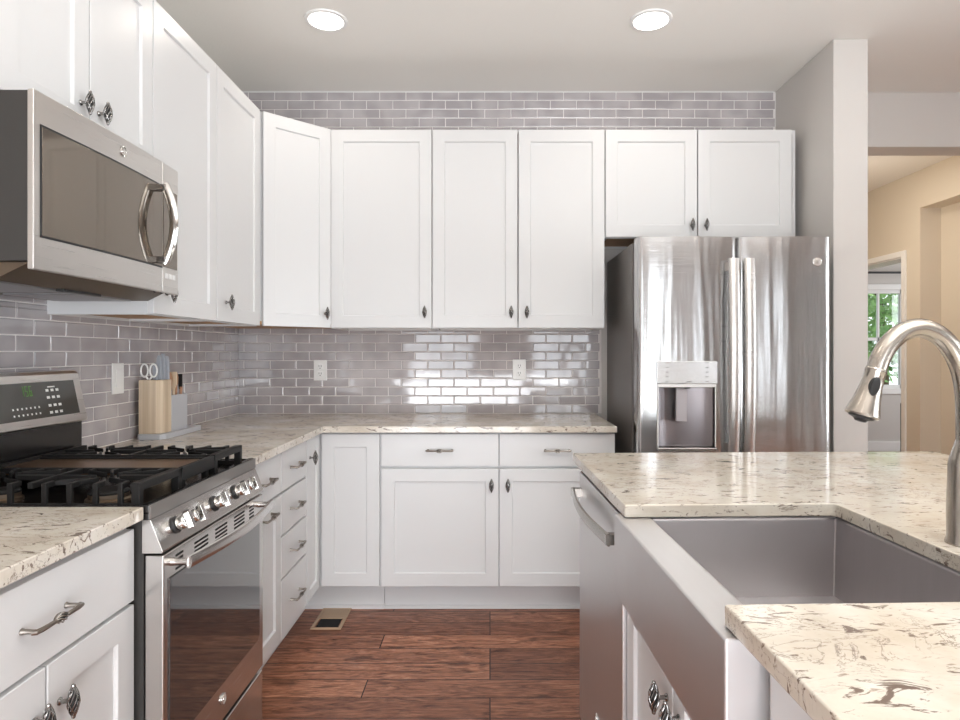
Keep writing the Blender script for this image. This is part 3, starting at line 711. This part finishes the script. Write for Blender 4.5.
hb = MB(); hb.tube([(.06+(FWd-.12)*i/16, -.050-.02*math.sin(math.pi*i/16), .63) for i in range(17)], .016, 12, squash=(.6, 1.0))
for x in (.09, FWd-.09): hb.box(x-.015, x+.015, -.055, .0, .615, .645)
hb.build('handle', M['steel'], fz)

# ================================================================= island (turned 1.7 degrees, local x = toward the camera, local y = to the right)
IA = R(-88.34); IO = (.288, 2.19)
def isl(x, y, z=0):
    c, s = math.cos(IA), math.sin(IA); return (IO[0]+x*c-y*s, IO[1]+x*s+y*c, z)
def ithing(name, label, cat, x, y, group=None, z=0): return thing(name, label, cat, isl(x, y, z), IA, group)
SF, SN, SR = .744, 1.313, .49
def rnd_corner(cx, cy, r, a0, a1, n=4): return [(cx+r*math.cos(R(a0+(a1-a0)*i/n)), cy+r*math.sin(R(a0+(a1-a0)*i/n))) for i in range(n+1)]
rc = .018
poly = [(0, 0), (0, 1.275), (2.03, 1.275), (2.03, 0), (SN, 0)]+rnd_corner(SN-rc+0, SR-rc, rc, 0, 90)+rnd_corner(SF+rc, SR-rc, rc, 90, 180)+[(SF, 0)]
it = MB().prism(poly, CT0, CT1).build('island_countertop', M['quartz_island'], bevel=.003)
it.location = (IO[0], IO[1], 0); it.rotation_euler = (0, 0, IA)
tag(it, 'large cream quartz island top cut away around the apron sink', 'countertop')
# island carcass behind the appliances
ib = ithing('kitchen_island', 'white painted island body under the quartz top, behind the sink base', 'island', 0, 0)
MB().box(.025, 2.0, .63, 1.0, 0, CT0-.001).build('island_panel', M['cab'], ib, bevel=.002)
MB().box(.028, .050, .075, .63, 0, CT0-.001).build('end_panel', M['cab'], ib, bevel=.002)
# dishwasher
dw = ithing('dishwasher', 'stainless steel dishwasher with bowed handle at the far end of the island', 'dishwasher', .054, .014)
DWw = .604
MB().box(.004, DWw-.004, .030, .60, .10, .872).build('dishwasher_body', M['dark_steel'], dw)
MB().box(.01, DWw-.01, .06, .5, 0, .10).build('toe_kick', M['black'], dw)
ddo = MB().box(0, DWw, 0, .030, .035, .862).build('door', steel('dishwasher_steel', (.70, .69, .69), .36, (500, 3, 3), .05), dw, bevel=.004)
MB().box(0, DWw, .006, .030, .8625, .874).build('console_strip', M['black'], dw, bevel=.001)
hb = MB(); hb.tube([(.03+(DWw-.06)*i/18, -.026-.020*math.sin(math.pi*i/18), .798) for i in range(19)], .0165, 12, squash=(.42, 1.0))
for x in (.04, DWw-.04): hb.box(x-.012, x+.012, -.034, .003, .786, .812)
hb.build('handle', mat('satin_steel_bar', (.42, .40, .37), .25, 1), ddo)
emblem(ddo, (.30, -.001, .20), Matrix.Identity(4), .012)
# apron sink
sk = ithing('apron_sink', 'stainless farmhouse sink with deep bowl and apron front', 'sink', 0, 0)
s0, s1, a0, ap0 = .70, 1.352, -.015, .700; ztop = CT0-.0008; inn = .060
mb = MB()
def ring_box(x0, x1, y0, y1, z): return [(x0, y0, z), (x1, y0, z), (x1, y1, z), (x0, y1, z)]
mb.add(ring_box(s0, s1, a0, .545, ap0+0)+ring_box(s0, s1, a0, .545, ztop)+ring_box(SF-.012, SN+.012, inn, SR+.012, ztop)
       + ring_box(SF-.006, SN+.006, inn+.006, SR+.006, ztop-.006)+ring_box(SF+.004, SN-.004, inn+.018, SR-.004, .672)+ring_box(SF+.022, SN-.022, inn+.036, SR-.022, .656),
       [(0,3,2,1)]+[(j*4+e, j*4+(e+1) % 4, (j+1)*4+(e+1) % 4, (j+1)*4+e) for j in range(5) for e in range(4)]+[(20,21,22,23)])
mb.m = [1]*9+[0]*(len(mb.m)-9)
mb.build('basin', [M['sink_steel_shaded'], steel('sink_steel_lit', (.72, .71, .715), .42, (4, 30, 4), .08, .4, (3, 3, 3))], sk, bevel=.005, seg=3)  # apron is the same stainless, lightened in colour to look lit
MB().lathe([(.042, .6565), (.042, .6605), (.030, .661), (.028, .658)], ((SF+SN)/2, .32, 0), (0,0,1), 24).build('drain', M['chrome'], sk)
# sink base with two doors
sb = ithing('sink_base_cabinet', 'white island cabinet below the apron sink with two knobs at its middle', 'cabinet', .660, .045)
MB().box(0, .705, 0, .56, BZ, ap0-.03-.03).box(0, .038, 0, .56, ap0-.06, CT0-.001).box(.693, .705, 0, .56, ap0-.06, CT0-.001).box(.038, .693, 0, .02, ap0-.06, ap0-.001).build('cabinet_body', M['cab'], sb)
MB().box(0, .705, .08, .5, 0, BZ).build('toe_kick', M['cab'], sb)
add_door(sb, .0, .352, BZ+.006, .694, (.318, .600)); add_door(sb, .352, .705, BZ+.006, .694, (.388, .600))
nb_ = ithing('island_drawer_cabinet', 'white island drawer cabinet on the near side of the sink', 'cabinet', 1.368, .058)
MB().box(0, .63, 0, .56, BZ, CT0-.001).build('cabinet_body', M['cab'], nb_)
MB().box(0, .63, .08, .5, 0, BZ).build('toe_kick', M['cab'], nb_)
add_drawer(nb_, 0, .63, .70, .878); add_drawer(nb_, 0, .63, .42, .696); add_drawer(nb_, 0, .63, BZ+.006, .416)

# ================================================================= faucet
FDp = 1.15; s_ = FDp/630
def fp(px, py): return ((px-490)*s_, FDp, EYE-(py-352)*s_)
fc = thing('kitchen_faucet', 'tall brushed nickel pull-down faucet arching over the apron sink', 'faucet', (fp(967, 0)[0], FDp, CT1))
fx = fp(967, 0)[0]
def loc(p): return (p[0]-fx, p[1]-FDp, p[2]-CT1)
MB().lathe([(.034, 0), (.034, .004), (.031, .012), (.0315, .06), (.029, .145), (.0275, .155), (.020, .18), (.0175, .19)], (0,0,0), (0,0,1), 28).build('body', M['nickel'], fc)
ctrl = [(967, 448), (967, 425), (966.5, 400), (963, 375), (954, 353), (940, 336), (921, 328), (903, 332), (889, 344), (880.5, 358), (876.5, 369)]
def crom(P, n=5):
    out = []
    P = [Vector(p) for p in P]; P = [P[0]*2-P[1]]+P+[P[-1]*2-P[-2]]
    for i in range(1, len(P)-2):
        for k in range(n):
            t = k/n
            out.append(.5*((2*P[i])+(-P[i-1]+P[i+1])*t+(2*P[i-1]-5*P[i]+4*P[i+1]-P[i+2])*t*t+(-P[i-1]+3*P[i]-3*P[i+1]+P[i+2])*t**3))
    out.append(P[-2]); return out
MB().tube(crom([loc(fp(*c)) for c in ctrl]), .0172, 20).build('spout', M['nickel'], fc)
h0 = Vector(loc(fp(876.5, 369))); h1 = Vector(loc(fp(861.5, 416))); ax = (h1-h0).normalized(); hl = (h1-h0).length
hd = MB().lathe([(.0165, -.001), (.0185, .002), (.0185, .006), (.0175, .008), (.0185, hl*.35), (.0225, hl*.65), (.0288, hl*.93), (.0292, hl*.97), (.0265, hl)], h0, ax, 32).build('spray_head', M['nickel'], fc)
MB().lathe([(.022, hl), (.021, hl+.003), (.012, hl+.006), (.009, hl+.010), (.002, hl+.011)], h0, ax, 24).build('spray_face', M['black'], hd)
mb = MB(); c_ = h0+ax*(hl*.36); fr1 = Vector((0, -1, 0)); sd = ax.cross(fr1)
cc = c_+fr1*.0165-Vector((.005, 0, 0))
ring = lambda k, d: [cc+sd*(math.cos(a)*.0085*k)+ax*(math.sin(a)*.0175*k)+fr1*d for a in [2*math.pi*i/24 for i in range(24)]]
v_ = ring(1, -.006)+ring(1, .0045)+ring(.85, .006); fs = [(j*24+k, j*24+(k+1) % 24, (j+1)*24+(k+1) % 24, (j+1)*24+k) for j in range(2) for k in range(24)]+[tuple(range(48, 72))]
mb.add(v_, fs); mb.build('spray_button', M['black'], hd)
lv = MB().lathe([(.014, .02), (.014, .036), (.012, .040)], (0, 0, .118), (.25, -1, .0), 18)
lv.tube([(.010, -.036, .118), (-.012, -.052, .124), (-.034, -.062, .128), (-.05, -.066, .131)][:2]+[(.05, -.06, .14), (.10, -.07, .155)][:0], .006, 10)
lv.build('lever', M['nickel'], fc)

# ================================================================= wall plates
def outlet(label, loc, rz, kind, group='white wall plates in the backsplash'):
    t = thing('wall_outlet' if kind == 'outlet' else 'wall_switch', label, kind, loc, rz, group)
    MB().box(-.038, .038, -.006, 0, -.059, .059).build('plate', M['white_plastic'], t, bevel=.003)
    if kind == 'outlet':
        for z in (-.021, .021):
            f = MB().box(-.016, .016, -.009, -.006, z-.015, z+.015).build('socket', M['white_plastic'], t, bevel=.004)
            MB().box(-.0075, -.005, -.0095, -.0085, z-.002, z+.008).box(.005, .0075, -.0095, -.0085, z-.002, z+.008).lathe([(.0028, 0), (.0028, .001)], (0, -.0088, z-.009), (0, -1, 0), 10).build('slot', M['slot'], f)
    else:
        MB().box(-.017, .017, -.010, -.006, -.034, .034).build('rocker', M['white_plastic'], t, bevel=.002)
    return t
yb = WB-TT
outlet('white double outlet on the back tiles near the left corner', (-.968, yb, 1.161), 0, 'outlet')
outlet('white double outlet on the back tiles closest to the refrigerator', (.167, yb, 1.164), 0, 'outlet')
outlet('white rocker switch plate on the left tiles beside the range', (WL+TT, 2.42, 1.163), q, 'switch')

# ================================================================= knife block set on its tray
bw = thing('utensil_block', 'beech and grey knife and utensil block on a grey tray', 'utensil holder', (WL+.028, 2.51, CT1))
MB().prism([(0, .012), (.012, 0), (.095, 0), (.112, .018), (.112, .325), (.100, .335), (.012, .335), (0, .325)], 0.0, .022).build('tray', M['grey_plastic'], bw, bevel=.003)
MB().prism([(.004, .012), (.074, .012), (.094, .030), (.094, .098), (.004, .098)], .0225, .238).build('knife_block', M['beech'], bw, bevel=.003)
mb = MB()
mb.box(.012, .094, .100, .235, .0225, .030).box(.012, .094, .100, .104, .03, .172).box(.012, .094, .231, .235, .03, .172).box(.012, .016, .104, .231, .03, .172).box(.090, .094, .104, .231, .03, .172)
mb.build('utensil_pot', M['grey_plastic'], bw, bevel=.002)
MB().box(.02, .07, .03, .09, .2375, .2385).build('slot', M['slot'], bw)
BX0, BY0 = WL+.028, 2.51
# scissors
sc_ = thing('kitchen_scissors', 'white-handled scissors standing in the wooden knife block', 'scissors', (BX0+.034, BY0+.036, CT1+.236))
for s in (-1, 1):
    mb = MB(); pts = [(s*.0185+.0145*math.cos(a), 0, .040+.026*math.sin(a)) for a in [2*math.pi*i/18 for i in range(19)]]
    mb.tube(pts, .0034, 8); mb.tube([(s*.012, 0, .018), (s*.004, 0, .004), (0, 0, -.004)], .0036, 8)
    mb.build('handle', M['white_plastic'] if s < 2 else None, sc_)
MB().lathe([(.004, -.004), (.004, .004)], (0, 0, 0), (0, 1, 0), 10).build('pivot', M['steel'], sc_)
MB().box(-.006, .006, -.001, .001, -.12, 0).build('blade', M['steel'], sc_)
# knives
for i, (dx, dy, h, lab) in enumerate(((.052, .052, .070, 'shortest grey knife handle in the wooden block, nearest the scissors'), (.061, .064, .100, 'grey knife handle second from the scissors in the wooden block'),
                                 (.070, .076, .108, 'tallest grey knife handle in the wooden block, third from the scissors'), (.080, .088, .098, 'grey knife handle nearest the grey utensil pot, in the wooden block'))):
    t = thing('kitchen_knife', lab, 'knife', (BX0+dx, BY0+dy, CT1+.237), 0, 'grey-handled knives in the wooden block')
    MB().prism([(-.010, 0), (.010, 0), (.0105, h*.8), (.006, h), (-.006, h*1.0), (-.0105, h*.85)], -.0055, .0055, axis='y').build('handle', M['grey_dark'], t, bevel=.003)
    MB().box(-.009, .009, -.001, .001, -.15, 0).build('blade', M['steel'], t)
# wooden and metal utensils in the pot
for i, (dx, dy, kind, lab) in enumerate(((.076, .114, 'spoon', 'warm brown wooden spoon in the grey pot, nearest the wooden block'), (.080, .138, 'spatula', 'pale wooden spatula in the middle of the grey pot'),
                                    (.074, .168, 'spoon', 'wooden spoon behind the spatula in the grey pot'), (.080, .200, 'turner', 'dark-tipped turner in the grey pot farthest from the wooden block'))):
    t = thing('cooking_'+kind, lab, kind, (BX0+dx, BY0+dy, CT1+.032), 0, 'utensils in the grey pot')
    mw_ = M['copper_wood'] if kind != 'spatula' else M['beech']
    MB().tube([(0, 0, 0), (0, 0, .10), (.002, .002, .17)], [.005, .005, .006], 8).build('handle', mw_, t)
    hd_ = MB()
    if kind == 'spoon': hd_.tube([(.002, .002, .165), (.002, .002, .185), (.002, .002, .21), (.002, .002, .228), (.002, .002, .235)], [.006, .015, .018, .012, .003], 12, squash=(1, .4))
    elif kind == 'spatula': hd_.prism([(-.006, .16), (.006, .16), (.016, .185), (.016, .236), (-.016, .236), (-.016, .185)], -.003, .003, axis='y')
    else: hd_.prism([(-.006, .16), (.006, .16), (.009, .18), (.009, .225), (-.009, .225), (-.009, .18)], -.002, .002, axis='y')
    hd_.build('head', M['black'] if kind == 'turner' else mw_, t, bevel=.0008)

# ================================================================= floor register
vt = thing('floor_register', 'tan metal floor vent set in the planks by the corner cabinets', 'vent', (-.750, 2.99, 0))
MB().box(-.070, -.056, -.12, .12, 0, .005).box(.056, .070, -.12, .12, 0, .005).box(-.056, .056, -.12, -.106, 0, .005).box(-.056, .056, .106, .12, 0, .005).box(-.056, .056, -.006, .006, 0, .005).box(-.056, .056, .006, .106, 0, .0035).build('frame', M['vent'], vt, bevel=.001)
mb = MB()
for k in range(9): mb.box(-.045, .045, -.100+k*.0102, -.0965+k*.0102, .0015, .0035)
mb.build('grille', M['slot'], vt); MB().box(-.050, .050, -.104, -.008, 0.0005, .0014).build('damper', M['gap'], vt)

# ================================================================= recessed ceiling lights
def can_light(x, y, label, power=None):
    t = thing('recessed_light', label, 'ceiling light', (x, y, CEIL), 0, 'recessed ceiling lights')
    MB().lathe([(.094, 0), (.092, -.006), (.078, -.008), (.078, -.002), (.090, 0)], (0,0,0), (0,0,1), 32).build('trim_ring', M['white_plastic'], t)
    MB().lathe([(.077, -.0045), (.077, -.003), (.001, -.003)], (0,0,0), (0,0,1), 32).build('diffuser', M['lamp'], t)
    l = bpy.data.lights.new('lamp', 'AREA'); l.shape = 'DISK'; l.size = .14; l.energy = power or CAN_POWER; l.color = (1, .90, .78)
    lo = bpy.data.objects.new('lamp_light', l); COL.objects.link(lo); lo.parent = t; lo.location = (0, 0, -.012)
labs = ['round recessed ceiling light above the left counter corner', 'round recessed ceiling light nearer the refrigerator']
for i, (x, y) in enumerate(CANS):
    if i < 2: can_light(x, y, labs[i])
    else: can_light(x, y, 'added recessed ceiling light farther back in the kitchen, out of the photo')  # unseen cans added to even out the room light
# unseen pendant added behind the short wall to brighten the hall
t = thing('added_pendant', 'added white glass globe pendant brightening the beige hall, hidden behind the short wall', 'ceiling light', (2.5, 4.9, CEIL))
MB().lathe([(.06, 0), (.06, -.02), (.01, -.03)], (0,0,0), (0,0,1), 20).build('canopy', M['pewter'], t)
MB().tube([(0,0,-.02), (0,0,-.36)], .004, 8).build('rod', M['pewter'], t)
gm = MB().lathe([(.02*math.sin(a)/.2 if 0 else max(.001, .09*math.sin(a)), -.45+.09*math.cos(a)) for a in [math.pi*i/12 for i in range(13)]], (0,0,0), (0,0,1), 20).build('lamp_shade', M['lamp'], t)
pl = bpy.data.lights.new('bulb', 'POINT'); pl.energy = 13; pl.color = (1, .88, .72); pl.shadow_soft_size = .10
po = bpy.data.objects.new('bulb_light', pl); COL.objects.link(po); po.parent = t; po.location = (0, 0, -.66)
# added hall ceiling lamp (unseen, warm)
can_light(2.7, 4.7, 'added recessed ceiling light in the beige hall, out of the photo', 6)
